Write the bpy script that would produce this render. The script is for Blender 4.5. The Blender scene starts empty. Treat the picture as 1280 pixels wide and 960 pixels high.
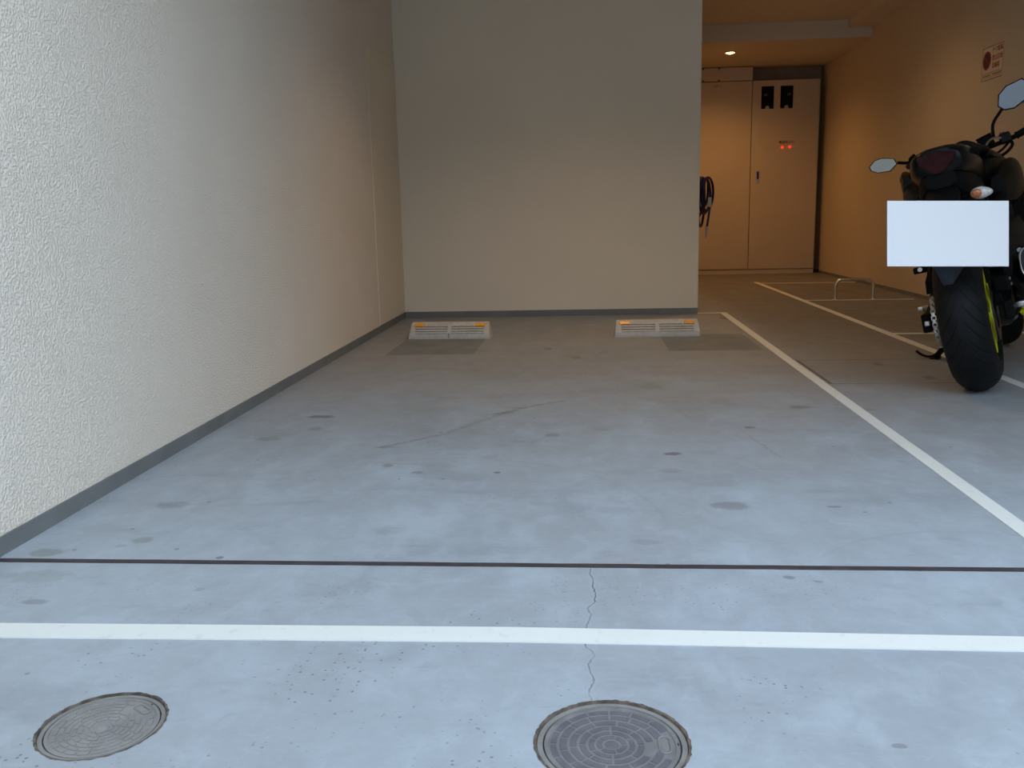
import bpy, bmesh, math, random
from mathutils import Vector, Matrix, noise
PI = math.pi
SC = bpy.context.scene
COL = SC.collection
rnd = random.Random(7)

# ------------------------------------------------------------------ camera, sky, exposure
cam_d = bpy.data.cameras.new('camera'); cam = bpy.data.objects.new('camera', cam_d); COL.objects.link(cam)
cam_d.sensor_width = 36; cam_d.lens = 1121.44/1280*36; cam_d.clip_start = .02
RT = Vector((.99677, .07702, -.02283)); DN = Vector((-.00814, -.18583, -.98255)); FW = Vector((-.07992, .97956, -.18460))
cm = Matrix.Identity(4)
for i in range(3):
    cm[i][0] = RT[i]; cm[i][1] = -DN[i]; cm[i][2] = -FW[i]
cm.translation = (0, 0, .75)
cam.matrix_world = cm
SC.camera = cam

def lin(r, g, b):
    f = lambda c: (c/255/12.92) if c/255 <= .04045 else ((c/255+.055)/1.055)**2.4
    return (f(r), f(g), f(b), 1)

SKY_COL = (.82, 1.02, 1.27, 1); SKY_STR = 2.55
w = bpy.data.worlds.new('sky'); SC.world = w; w.use_nodes = True
bgn = w.node_tree.nodes['Background']; bgn.inputs[0].default_value = SKY_COL; bgn.inputs[1].default_value = SKY_STR
SC.view_settings.view_transform = 'Standard'; SC.view_settings.look = 'None'
SC.view_settings.gamma = 1; SC.view_settings.use_curve_mapping = False
SC.view_settings.exposure = 0.0
WARM = (1.0, .60, .28)
DOWNLIGHT_W = 52.0            # the downlight in the picture
OTHER_W = 36.0; BAY_W = 62.0                # unseen lamps further forward: passage one inferred, bay one added for warmth

# ------------------------------------------------------------------ node helpers
class NT:
    def __init__(s, name):
        s.m = bpy.data.materials.new(name); s.m.use_nodes = True
        s.t = s.m.node_tree; s.b = s.t.nodes['Principled BSDF']; s.tc = None
    def n(s, kind, **kw):
        nd = s.t.nodes.new(kind)
        for k, v in kw.items(): setattr(nd, k, v)
        return nd
    def l(s, a, b): s.t.links.new(a, b)
    def set(s, sock, v):
        if hasattr(v, 'links'): s.l(v, sock)
        else: sock.default_value = v
    def obj(s):
        if not s.tc: s.tc = s.n('ShaderNodeTexCoord')
        return s.tc.outputs['Object']
    def math(s, op, a, b=0, c=None):
        nd = s.n('ShaderNodeMath', operation=op); s.set(nd.inputs[0], a); s.set(nd.inputs[1], b)
        if c is not None: s.set(nd.inputs[2], c)
        return nd.outputs[0]
    def noise(s, scale, detail=3, rough=.5, vec=None, off=None, dist=0):
        nd = s.n('ShaderNodeTexNoise'); nd.inputs['Scale'].default_value = scale
        nd.inputs['Detail'].default_value = detail; nd.inputs['Roughness'].default_value = rough
        nd.inputs['Distortion'].default_value = dist
        v = vec or s.obj()
        if off or isinstance(vec, tuple):
            mp = s.n('ShaderNodeMapping'); s.l(s.obj(), mp.inputs[0])
            mp.inputs['Location'].default_value = off or (0, 0, 0)
            if isinstance(vec, tuple): mp.inputs['Scale'].default_value = vec
            v = mp.outputs[0]
        s.l(v, nd.inputs['Vector']); return nd.outputs[0]
    def ramp(s, v, a, b, lo=0, hi=1):
        nd = s.n('ShaderNodeMapRange', interpolation_type='SMOOTHSTEP'); s.l(v, nd.inputs[0])
        for i, x in enumerate((a, b, lo, hi)): nd.inputs[i+1].default_value = x
        return nd.outputs[0]
    def mix(s, f, a, b):
        nd = s.n('ShaderNodeMix', data_type='RGBA'); s.set(nd.inputs[0], f); s.set(nd.inputs[6], a); s.set(nd.inputs[7], b)
        return nd.outputs[2]
    def bump(s, h, strength, dist=.01):
        nd = s.n('ShaderNodeBump'); s.l(h, nd.inputs['Height']); s.set(nd.inputs['Strength'], strength)
        nd.inputs['Distance'].default_value = dist; s.l(nd.outputs[0], s.b.inputs['Normal']); return nd
    def xyz(s, v=None):
        nd = s.n('ShaderNodeSeparateXYZ'); s.l(v or s.obj(), nd.inputs[0]); return nd.outputs

def simple(name, col, rough=.5, metal=0, coat=0, var=.12, scale=14, bump=0, emit=None, spec=.5):
    t = NT(name)
    n_ = t.noise(scale, 4)
    c2 = tuple(c*(1-var) for c in col[:3])+(1,)
    t.l(t.mix(t.ramp(n_, .35, .65), col, c2), t.b.inputs['Base Color'])
    t.b.inputs['Roughness'].default_value = rough; t.b.inputs['Metallic'].default_value = metal
    t.b.inputs['Coat Weight'].default_value = coat; t.b.inputs['Specular IOR Level'].default_value = spec
    if bump: t.bump(t.noise(scale*12, 3), bump, .003)
    if emit: t.b.inputs['Emission Color'].default_value = emit[0]; t.b.inputs['Emission Strength'].default_value = emit[1]
    return t.m

# floor : blue grey coated concrete, worn
FLOOR_COL = (.355, .385, .41, 1)
def floor_mat():
    t = NT('blue_grey_floor_coating')
    X, Y, Z = t.xyz()
    base = FLOOR_COL
    warm = (.325, .345, .365, 1); pale = (.43, .475, .515, 1)
    big = t.noise(1.1, 5, .55, vec=(1, .75, 1)); mid = t.noise(4.5, 5, .6, vec=(1, .6, 1), off=(3, 1, 0)); fine = t.noise(60, 4, .6); blot = t.noise(13, 6, .68, vec=(1, .7, 1), off=(2, 9, 0), dist=.4)
    c = t.mix(t.ramp(big, .38, .62), base, warm)
    c = t.mix(t.math('MULTIPLY', t.ramp(mid, .48, .72), .55), c, pale)
    scuff = t.noise(2.2, 6, .62, vec=(1, 2.2, 1), off=(7, 2, 0), dist=.6)
    c = t.mix(t.math('MULTIPLY', t.ramp(scuff, .52, .66), .38), c, (.25, .265, .285, 1))
    c = t.mix(t.math('MULTIPLY', t.ramp(fine, .55, .75), .18), c, pale)
    c = t.mix(t.math('MULTIPLY', t.ramp(blot, .46, .70), .42), c, pale)
    c = t.mix(t.math('MULTIPLY', t.ramp(blot, .50, .28), .32), c, (.27, .285, .30, 1))
    fs = t.noise(34, 5, .7, vec=(.5, 1.3, 1), off=(4, 4, 0), dist=.5)
    c = t.mix(t.math('MULTIPLY', t.ramp(fs, .54, .74), .38), c, pale)
    c = t.mix(t.math('MULTIPLY', t.ramp(fs, .44, .26), .40), c, (.255, .27, .285, 1))
    # dim interior painted in: floor colour goes darker and browner deeper inside
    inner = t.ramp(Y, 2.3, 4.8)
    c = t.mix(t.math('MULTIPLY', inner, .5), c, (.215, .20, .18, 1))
    lane = t.math('MULTIPLY', t.ramp(X, .95, 1.25), t.ramp(Y, 3.6, 6.5))  # passage floor darkened further, its shade mixed into the colour
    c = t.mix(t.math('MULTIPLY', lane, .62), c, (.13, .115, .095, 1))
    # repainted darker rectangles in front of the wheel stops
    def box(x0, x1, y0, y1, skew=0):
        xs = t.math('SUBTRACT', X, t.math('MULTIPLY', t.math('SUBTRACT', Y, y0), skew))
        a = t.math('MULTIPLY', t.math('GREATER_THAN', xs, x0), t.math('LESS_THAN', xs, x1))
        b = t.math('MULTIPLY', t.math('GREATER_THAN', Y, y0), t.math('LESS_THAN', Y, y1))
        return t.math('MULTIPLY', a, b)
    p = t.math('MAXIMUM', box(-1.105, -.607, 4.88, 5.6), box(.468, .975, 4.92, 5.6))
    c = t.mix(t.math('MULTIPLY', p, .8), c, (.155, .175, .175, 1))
    # saw cut outline of a pit cover in the lane
    def seg(x0, x1, y, w_): return box(x0, x1, y-w_/2, y+w_/2)
    s1 = t.math('MAXIMUM', seg(1.06, 1.85, 4.56, .012), seg(1.06, 1.85, 3.925, .008))
    s1 = t.math('MAXIMUM', s1, box(1.063, 1.078, 3.93, 4.56))
    c = t.mix(t.math('MULTIPLY', s1, .75), c, (.06, .05, .045, 1))
    # stains: x, y, rx, ry, strength, colour
    D = (.14, .135, .14, 1); G = (.19, .2, .175, 1); B = (.1, .085, .08, 1)
    st = [(-1.115, 2.25, .05, .035, .5, D), (-1.255, 1.90, .045, .03, .75, G), (-1.065, 1.985, .03, .025, .7, G), (-1.10, 1.945, .015, .01, .5, G),
          (-1.115, 1.63, .033, .014, .6, D), (.373, 2.257, .06, .035, .62, D), (-.605, 2.637, .020, .022, .8, G), (.278, 2.771, .035, .022, .9, B),
          (.25, 2.58, .04, .03, .3, D), (-1.018, 3.326, .06, .03, .9, B), (-1.1, 2.98, .05, .035, .7, G), (-.98, 3.13, .03, .03, .45, D),
          (-.66, 2.86, .05, .018, .6, G), (-.30, 3.38, .03, .028, .7, G), (-.34, 3.36, .02, .02, .5, B), (-.255, 3.47, .03, .02, .6, G),
          (-.5, 2.56, .022, .016, .6, D), (-.26, 2.56, .012, .012, 1, B), (-.22, 2.93, .04, .02, .5, G), (-.11, 3.02, .03, .03, .5, D), (-.3, 2.74, .03, .03, .25, D),
          (.62, 2.38, .05, .02, .25, D), (.42, 1.79, .014, .012, .8, D), (.475, 1.77, .01, .006, .7, D), (.635, 2.25, .02, .008, .85, D),
          (.14, 1.99, .04, .02, .3, D), (1.05, 3.4, .05, .035, .45, D), (.83, 3.45, .05, .03, .6, B), (.58, 3.12, .022, .02, .7, B), (.06, 3.1, .04, .02, .4, G),
          (.44, 1.19, .012, .007, .7, D), (-.48, 2.06, .05, .03, .2, D), (-1.19, 1.76, .08, .04, .35, G), (-.83, 1.875, .012, .01, .9, B), (-.8, 1.70, .012, .01, .5, G),
          (-.20, 5.05, .03, .06, .6, B), (-.04, 4.72, .03, .05, .6, B), (.11, 4.9, .03, .05, .35, B), (.30, 3.9, .06, .08, .45, G), (1.42, 4.42, .03, .05, .7, B), (1.53, 4.05, .03, .04, .7, B), (1.78, 4.5, .03, .06, .5, B),
          (1.0, 6.45, .04, .12, .7, B), (2.0, 7.2, .05, .12, .4, G), (1.5, 6.9, .18, .25, .35, G), (.9, 4.3, .14, .2, .2, G), (-.4, 4.3, .2, .3, .2, G)]
    wob = t.noise(34, 4, .65)
    wob2 = t.math('MULTIPLY', t.math('SUBTRACT', wob, .5), 1.3)
    for (x, y, rx, ry, k, cc) in st:
        dx = t.math('MULTIPLY', t.math('SUBTRACT', X, x), 1/rx); dy = t.math('MULTIPLY', t.math('SUBTRACT', Y, y), 1/ry)
        d = t.math('ADD', t.math('SQRT', t.math('ADD', t.math('MULTIPLY', dx, dx), t.math('MULTIPLY', dy, dy))), wob2)
        c = t.mix(t.ramp(d, .65, 1.05, k*.72, 0), c, cc)
    # thin diagonal drip trail
    for (xa, ya, xb, yb_, wd, k) in [(-.68, 2.85, -.50, 3.03, .012, .55), (-.50, 3.03, -.30, 3.38, .014, .4), (-.33, 3.35, -.22, 3.49, .014, .65), (-.22, 3.49, -.08, 3.60, .014, .6), (-.18, 2.90, -.12, 3.03, .010, .3), (.555, 3.0, .60, 2.72, .006, .35)]:
        L_ = math.hypot(xb-xa, yb_-ya); ux, uy = (xb-xa)/L_, (yb_-ya)/L_
        px = t.math('SUBTRACT', X, xa); py = t.math('SUBTRACT', Y, ya)
        al = t.math('ADD', t.math('MULTIPLY', px, ux), t.math('MULTIPLY', py, uy))
        pe = t.math('ABSOLUTE', t.math('ADD', t.math('SUBTRACT', t.math('MULTIPLY', px, uy), t.math('MULTIPLY', py, ux)), t.math('MULTIPLY', wob2, .03)))
        g = t.math('MULTIPLY', t.math('GREATER_THAN', al, 0), t.math('LESS_THAN', al, L_))
        c = t.mix(t.math('MULTIPLY', g, t.math('MULTIPLY', t.ramp(pe, wd*.4, wd*1.5, k, 0), t.ramp(wob, .35, .55, .3, 1))), c, G)
    # faint curved tyre marks
    for (x, y, r, w_, k, y0, y1) in [(-.42, 2.1, .62, .012, .22, 2.1, 2.75), (.85, 1.65, .42, .01, .25, 1.9, 2.1), (-1.6, 1.2, 1.15, .02, .16, 1.85, 2.4), (-.33, 2.5, .2, .01, .2, 2.62, 2.75)]:
        dx = t.math('SUBTRACT', X, x); dy = t.math('SUBTRACT', Y, y)
        d = t.math('ABSOLUTE', t.math('SUBTRACT', t.math('SQRT', t.math('ADD', t.math('MULTIPLY', dx, dx), t.math('MULTIPLY', dy, dy))), r))
        g = t.math('MULTIPLY', t.math('GREATER_THAN', Y, y0), t.math('LESS_THAN', Y, y1))
        c = t.mix(t.math('MULTIPLY', g, t.ramp(d, 0, w_, k*.55, 0)), c, (.2, .2, .21, 1))
    # hairline crack from the joint to the manhole
    fc = t.n('ShaderNodeFloatCurve'); cv = fc.mapping.curves[0]
    pts = [(1.285, .010), (1.315, .004), (1.333, .0065), (1.36, .013), (1.385, .006), (1.412, .004), (1.44, .014), (1.455, .012), (1.47, .0), (1.5, -.004), (1.56, .002), (1.60, .010), (1.63, .003), (1.66, .018), (1.70, .0195), (1.735, .014), (1.77, .016), (1.80, .0085), (1.83, .011)]
    while len(cv.points) < len(pts): cv.points.new(.5, .5)
    for q, (yy, xx) in zip(cv.points, pts):
        q.location = ((yy-1.285)/.545, .5+xx*10); q.handle_type = 'VECTOR'
    fc.mapping.use_clip = True; fc.mapping.update()
    t.l(t.math('DIVIDE', t.math('SUBTRACT', Y, 1.285), .545), fc.inputs[1])
    cx = t.math('DIVIDE', t.math('SUBTRACT', fc.outputs[0], .5), 10)
    jag = t.math('MULTIPLY', t.math('SUBTRACT', t.noise(90, 2), .5), .008)
    d = t.math('ABSOLUTE', t.math('SUBTRACT', t.math('ADD', X, jag), cx))
    g = t.math('MULTIPLY', t.math('GREATER_THAN', Y, 1.285), t.math('LESS_THAN', Y, 1.832))
    wv = t.ramp(t.noise(14, 2, off=(5, 5, 0)), .35, .65, .25, 1)
    c = t.mix(t.math('MULTIPLY', t.math('MULTIPLY', g, wv), t.ramp(d, .003, .009, .3, 0)), c, pale)
    crack = t.math('MULTIPLY', t.math('MULTIPLY', g, wv), t.ramp(d, .0006, .0022, .9, 0))
    c = t.mix(crack, c, (.11, .10, .10, 1))
    # pitted specks near the front
    vo = t.n('ShaderNodeTexVoronoi'); vo.inputs['Scale'].default_value = 75; t.l(t.obj(), vo.inputs['Vector'])
    patch = t.ramp(t.noise(3.2, 2, off=(1.5, 4, 0)), .47, .62)
    near = t.ramp(Y, 1.5, 1.95, 1, .12)
    spk = t.math('MULTIPLY', t.math('MULTIPLY', t.ramp(vo.outputs['Distance'], .12, .24, 1, 0), patch), near)
    pick = t.n('ShaderNodeSeparateColor'); t.l(vo.outputs['Color'], pick.inputs[0])
    spk = t.math('MULTIPLY', spk, t.math('GREATER_THAN', pick.outputs[0], .45))
    c = t.mix(t.math('MULTIPLY', spk, .7), c, (.12, .12, .13, 1))
    vo2 = t.n('ShaderNodeTexVoronoi'); vo2.inputs['Scale'].default_value = 14; t.l(t.obj(), vo2.inputs['Vector'])
    pk2 = t.n('ShaderNodeSeparateColor'); t.l(vo2.outputs['Color'], pk2.inputs[0])
    s2 = t.math('MULTIPLY', t.ramp(vo2.outputs['Distance'], .04, .11, 1, 0), t.math('GREATER_THAN', pk2.outputs[1], .82))
    c = t.mix(t.math('MULTIPLY', s2, .65), c, (.13, .125, .125, 1))
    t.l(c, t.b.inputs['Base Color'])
    t.l(t.ramp(mid, .3, .7, .42, .62), t.b.inputs['Roughness'])
    t.b.inputs['Specular IOR Level'].default_value = .35
    h = t.math('ADD', t.math('MULTIPLY', fine, .3), t.math('MULTIPLY', spk, -.8))
    h = t.math('ADD', h, t.math('MULTIPLY', crack, -1.5))
    t.bump(h, .28, .003)
    return t.m

def plaster(name, col, bump=.5, y_fade=None):
    t = NT(name)
    n1 = t.noise(1.3, 4); n2 = t.noise(150, 2, .5); n3 = t.noise(330, 2)
    c2 = tuple(c*.955 for c in col[:3])+(1,)
    c = t.mix(t.ramp(n1, .35, .65), col, c2)
    t.l(c, t.b.inputs['Base Color'])
    t.b.inputs['Roughness'].default_value = .75; t.b.inputs['Specular IOR Level'].default_value = .25
    h = t.math('ADD', t.ramp(n2, .38, .66), t.math('MULTIPLY', n3, .4))
    t.bump(h, bump, .004)
    return t.m

M = {}
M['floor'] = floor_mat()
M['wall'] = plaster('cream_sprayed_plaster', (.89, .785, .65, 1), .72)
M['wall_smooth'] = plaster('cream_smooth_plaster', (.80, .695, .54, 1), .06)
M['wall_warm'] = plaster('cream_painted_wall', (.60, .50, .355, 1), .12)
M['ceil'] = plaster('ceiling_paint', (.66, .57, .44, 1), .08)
M['opposite'] = plaster('grey_facade', (.34, .34, .35, 1), .2)
M['base'] = simple('grey_skirting_paint', (.185, .188, .18, 1), .6, var=.15, scale=6)
M['joint'] = simple('dark_joint_sealant', (.055, .042, .042, 1), .7, var=.3, scale=20, bump=.4)
def line_mat():
    t = NT('worn_white_line_paint')
    n1 = t.noise(30, 5, .65); n2 = t.noise(5, 4)
    c = t.mix(t.math('MULTIPLY', t.ramp(n1, .56, .74), .4), (.75, .745, .69, 1), (.50, .50, .48, 1))
    c = t.mix(t.math('MULTIPLY', t.ramp(n2, .5, .7), .2), c, (.68, .64, .56, 1))
    t.l(c, t.b.inputs['Base Color']); t.b.inputs['Roughness'].default_value = .6; t.bump(n1, .15, .002)
    return t.m
M['line'] = line_mat()
M['cab'] = simple('beige_enamel_steel', (.56, .46, .31, 1), .42, var=.04, scale=2)
M['cab_dark'] = simple('shaded_gap_paint', (.05, .04, .03, 1), .8)
M['filler'] = simple('olive_grey_panel', (.26, .215, .15, 1), .7)
M['lamp'] = simple('lamp_glass', (1, .8, .5, 1), .4, emit=((1, .50, .13, 1), 26))
M['lamp_trim'] = simple('white_trim_metal', (.75, .7, .62, 1), .4)
M['black'] = simple('black_gloss_plastic', (.004, .004, .004, 1), .25, spec=.12)
M['black_matt'] = simple('black_matt_plastic', (.004, .004, .004, 1), .6, spec=.08)
M['seat'] = simple('black_vinyl', (.004, .004, .004, 1), .55, bump=.2, spec=.1)
M['paint'] = simple('dark_tank_paint', (.005, .005, .004, 1), .3, spec=.12)
M['grey_plastic'] = simple('slate_grey_plastic', (.022, .028, .036, 1), .5, spec=.3)
M['yellow'] = simple('fluorescent_yellow_paint', (.70, .68, .02, 1), .35, coat=.3, var=.05)
M['steel'] = simple('brushed_steel', (.55, .53, .5, 1), .3, metal=1)
M['dark_steel'] = simple('dark_steel', (.05, .048, .045, 1), .4, metal=.8)
M['engine'] = simple('dark_engine_casting', (.012, .012, .012, 1), .5, metal=.3, spec=.2, bump=.2)
M['mirror'] = simple('mirror_glass', (.24, .245, .25, 1), .06, metal=1, var=0)
M['red_lens'] = simple('dark_red_lens', (.03, .001, .002, 1), .25, spec=.12, var=.6, scale=60)
M['clear_lens'] = simple('clear_indicator_lens', (.75, .70, .66, 1), .15, coat=.8, var=.3, scale=90)
M['amber'] = simple('amber_bulb', (.55, .16, .05, 1), .25, coat=.5, var=.4, scale=120)
M['white_panel'] = simple('blank_white_panel', (.93, .93, .93, 1), .45, var=.0)
M['stop'] = simple('dusty_grey_recycled_plastic', (.50, .47, .42, 1), .75, var=.12, scale=30, bump=.3)
M['stop_groove'] = simple('darker_groove', (.26, .23, .20, 1), .85, var=.2)  # strips between the ribs, coloured darker than the body
M['orange'] = simple('orange_reflector', (.95, .38, .015, 1), .3, coat=.6, var=.12, scale=80)
M['glass_black'] = simple('black_window_glass', (.003, .003, .003, 1), .2, spec=.1)
M['meter'] = simple('meter_case', (.004, .004, .004, 1), .5, spec=.1)
M['meter_face'] = simple('meter_display', (.05, .05, .025, 1), .4)
M['led'] = simple('lit_red_lamp', (.8, .03, .02, 1), .25, coat=.8, emit=((1, .03, .02, 1), 1.3))
M['text_brown'] = simple('dark_red_lettering', (.12, .03, .015, 1), .6)
M['text_dark'] = simple('dark_lettering', (.10, .07, .05, 1), .6)
M['text_red'] = simple('red_lettering', (.38, .06, .035, 1), .6)
M['sign'] = simple('cream_sign_plate', (.66, .57, .45, 1), .3, var=.02)
M['sign_line'] = simple('sign_outline', (.26, .19, .12, 1), .5)
M['sign_red'] = simple('sign_red_ink', (.30, .012, .01, 1), .4)
M['sign_blue'] = simple('sign_blue_ink', (.015, .015, .06, 1), .4)
M['hose'] = simple('dark_navy_hose', (.008, .010, .05, 1), .4, spec=.3)
M['tag'] = simple('grey_plastic_fitting', (.45, .42, .36, 1), .5)
M['rack'] = simple('dull_stainless_tube', (.72, .66, .56, 1), .3, metal=1)
M['iron'] = simple('grey_cast_iron', (.25, .24, .235, 1), .5, metal=.2, var=.2, scale=30, bump=.3)
M['iron_tile'] = simple('soiled_cast_iron_relief', (.155, .145, .16, 1), .6, metal=.1, var=.25, scale=30, bump=.4)
M['iron_light'] = simple('worn_painted_iron', (.29, .275, .26, 1), .5, metal=.15, var=.2, scale=18, bump=.3)
M['chip'] = simple('chipped_brown_mortar', (.19, .145, .11, 1), .9, var=.6, scale=60, bump=.8)
M['dark_gap'] = simple('dark_gap', (.02, .018, .018, 1), .9)

# ------------------------------------------------------------------ object helpers
def tag(o, label=None, cat=None, group=None, kind=None):
    if label: o['label'] = label
    if cat: o['category'] = cat
    if group: o['group'] = group
    if kind: o['kind'] = kind
    return o
def obj(name, bm, mat, parent=None, smooth=False, mw=None):
    me = bpy.data.meshes.new(name)
    bmesh.ops.recalc_face_normals(bm, faces=bm.faces)
    if smooth:
        for f in bm.faces: f.smooth = True
        for e in bm.edges:
            if len(e.link_faces) == 2 and e.calc_face_angle(0) > .7: e.smooth = False
    bm.to_mesh(me); bm.free()
    for m_ in (mat if isinstance(mat, (list, tuple)) else [mat]): me.materials.append(m_)
    o = bpy.data.objects.new(name, me); COL.objects.link(o)
    if parent: o.parent = parent
    if mw is not None: o.matrix_local = mw
    return o
def empty(name, loc, rz=0):
    o = bpy.data.objects.new(name, None); COL.objects.link(o); o.location = loc; o.rotation_euler = (0, 0, rz)
    o.empty_display_size = .1
    return o
def B(): return bmesh.new()
def box(bm, x0, x1, y0, y1, z0, z1, bev=0, mi=0, mw=None):
    vs = [bm.verts.new((x, y, z)) for x in (x0, x1) for y in (y0, y1) for z in (z0, z1)]
    fs = [bm.faces.new([vs[i] for i in q]) for q in ((0, 1, 3, 2), (4, 6, 7, 5), (0, 4, 5, 1), (2, 3, 7, 6), (0, 2, 6, 4), (1, 5, 7, 3))]
    for f in fs: f.material_index = mi
    if bev:
        es = list({e for f in fs for e in f.edges})
        r = bmesh.ops.bevel(bm, geom=es, offset=bev, segments=2, affect='EDGES', profile=.5)
        vs = list({v for f in r['faces'] for v in f.verts} | {v for v in vs if v.is_valid})
    if mw is not None: bmesh.ops.transform(bm, matrix=mw, verts=[v for v in vs if v.is_valid])
    return bm
def prism(bm, poly, z0, z1, mi=0):
    a = [bm.verts.new((x, y, z0)) for x, y in poly]; b = [bm.verts.new((x, y, z1)) for x, y in poly]
    fs = [bm.faces.new(a[::-1]), bm.faces.new(b)]; n = len(poly)
    for i in range(n): fs.append(bm.faces.new((a[i], a[(i+1) % n], b[(i+1) % n], b[i])))
    for f in fs: f.material_index = mi
    return bm
def tube(bm, pts, r, n=10, cap=True, mi=0):
    pts = [Vector(p) for p in pts]
    rs = r if isinstance(r, (list, tuple)) else [r]*len(pts)
    up = Vector((0, 0, 1)); rings = []; prev = None
    for i, p in enumerate(pts):
        d = (pts[min(i+1, len(pts)-1)]-pts[max(i-1, 0)]).normalized()
        if prev is None:
            s = d.cross(up)
            if s.length < .1: s = d.cross(Vector((1, 0, 0)))
        else: s = prev-d*prev.dot(d)
        s.normalize(); prev = s; t_ = d.cross(s)
        rings.append([bm.verts.new(p+(s*math.cos(2*PI*k/n)+t_*math.sin(2*PI*k/n))*rs[i]) for k in range(n)])
    for a, b in zip(rings, rings[1:]):
        for k in range(n): bm.faces.new((a[k], a[(k+1) % n], b[(k+1) % n], b[k])).material_index = mi
    if cap:
        bm.faces.new(rings[0][::-1]).material_index = mi; bm.faces.new(rings[-1]).material_index = mi
    return bm
def smooth_path(pts, k=6, closed=False):
    P = [Vector(p) for p in pts]; out = []; n = len(P)
    rng = range(n if closed else n-1)
    for i in rng:
        if closed: a, b, c, d = P[i-1], P[i], P[(i+1) % n], P[(i+2) % n]
        else: a, b, c, d = P[max(i-1, 0)], P[i], P[i+1], P[min(i+2, n-1)]
        for j in range(k):
            t_ = j/k
            out.append(.5*((2*b)+(c-a)*t_+(2*a-5*b+4*c-d)*t_**2+(3*b-a-3*c+d)*t_**3))
    if not closed: out.append(P[-1])
    return out
def lathe_y(bm, prof, n=48, cx=0, cz=0, closed=False, mi=0, a0=0, a1=2*PI):
    """profile of (radius, y) spun round the Y axis"""
    full = abs(a1-a0-2*PI) < 1e-6; N = n if full else n+1
    rings = [[bm.verts.new((cx+r*math.cos(a0+(a1-a0)*k/n), y, cz+r*math.sin(a0+(a1-a0)*k/n))) for r, y in prof] for k in range(N)]
    m = len(prof)
    for k in range(n):
        a, b = rings[k], rings[(k+1) % N]
        for j in range(m if closed else m-1):
            bm.faces.new((a[j], a[(j+1) % m], b[(j+1) % m], b[j])).material_index = mi
    return bm
def lathe_z(bm, prof, n=48, cx=0, cy=0, closed=False, mi=0):
    rings = [[bm.verts.new((cx+r*math.cos(2*PI*k/n), cy+r*math.sin(2*PI*k/n), z)) for r, z in prof] for k in range(n)]
    m = len(prof)
    for k in range(n):
        a, b = rings[k], rings[(k+1) % n]
        for j in range(m if closed else m-1):
            try: bm.faces.new((a[j], a[(j+1) % m], b[(j+1) % m], b[j])).material_index = mi
            except ValueError: pass
    bmesh.ops.remove_doubles(bm, verts=bm.verts, dist=1e-6)
    return bm
def loft(bm, secs, n=20, mi=0, sub=3):
    """sections (x, y, z, half width, half height, exponent) in the YZ plane, closed by caps; interpolated smoothly"""
    S = []
    for i in range(len(secs)-1):
        a, b, c, d = secs[max(i-1, 0)], secs[i], secs[i+1], secs[min(i+2, len(secs)-1)]
        for j in range(sub):
            t_ = j/sub
            S.append([.5*((2*b[q])+(c[q]-a[q])*t_+(2*a[q]-5*b[q]+4*c[q]-d[q])*t_**2+(3*b[q]-a[q]-3*c[q]+d[q])*t_**3) for q in range(6)])
    S.append(list(secs[-1]))
    rings = []
    for x, y, z, hw, hh, e in S:
        ring = []
        for k in range(n):
            a = 2*PI*k/n; c_, s_ = math.cos(a), math.sin(a)
            ring.append(bm.verts.new((x, y+hw*math.copysign(abs(c_)**(2/e), c_), z+hh*math.copysign(abs(s_)**(2/e), s_))))
        rings.append(ring)
    for a, b in zip(rings, rings[1:]):
        for k in range(n): bm.faces.new((a[k], a[(k+1) % n], b[(k+1) % n], b[k])).material_index = mi
    bm.faces.new(rings[0][::-1]).material_index = mi; bm.faces.new(rings[-1]).material_index = mi
    return bm
def plate_poly(bm, pts, thick, mi=0):
    """polygon of 3D points given thickness along its normal"""
    P = [Vector(p) for p in pts]; nrm = Vector((0, 0, 0))
    for i in range(len(P)): nrm += P[i].cross(P[(i+1) % len(P)])
    nrm.normalize(); a = [bm.verts.new(p-nrm*thick/2) for p in P]; b = [bm.verts.new(p+nrm*thick/2) for p in P]; n = len(P)
    bm.faces.new(a[::-1]).material_index = mi; bm.faces.new(b).material_index = mi
    for i in range(n): bm.faces.new((a[i], a[(i+1) % n], b[(i+1) % n], b[i])).material_index = mi
    return bm
def text_mesh(name, body, size, mat, parent, mw, thick=.001, sx=1):
    cu = bpy.data.curves.new(name, 'FONT'); cu.body = body; cu.size = size; cu.align_x = 'CENTER'; cu.align_y = 'CENTER'; cu.extrude = thick
    to = bpy.data.objects.new(name+'_src', cu); COL.objects.link(to)
    dg = bpy.context.evaluated_depsgraph_get(); me = bpy.data.meshes.new_from_object(to.evaluated_get(dg))
    bpy.data.objects.remove(to); me.name = name; me.materials.clear(); me.materials.append(mat)
    o = bpy.data.objects.new(name, me); COL.objects.link(o); o.parent = parent; o.matrix_local = mw @ Matrix.Diagonal((sx, 1, 1, 1))
    return o

# ------------------------------------------------------------------ the setting
XL, XR, XE, YB = -1.355, 2.792, .845, 6.74
ZC, ZS, ZLOW, YBEAM = 2.527, 2.452, 2.362, 9.341
YFRONT = 1.75
def struct(name, bm, mat): return tag(obj(name, bm, mat), kind='structure')
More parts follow.
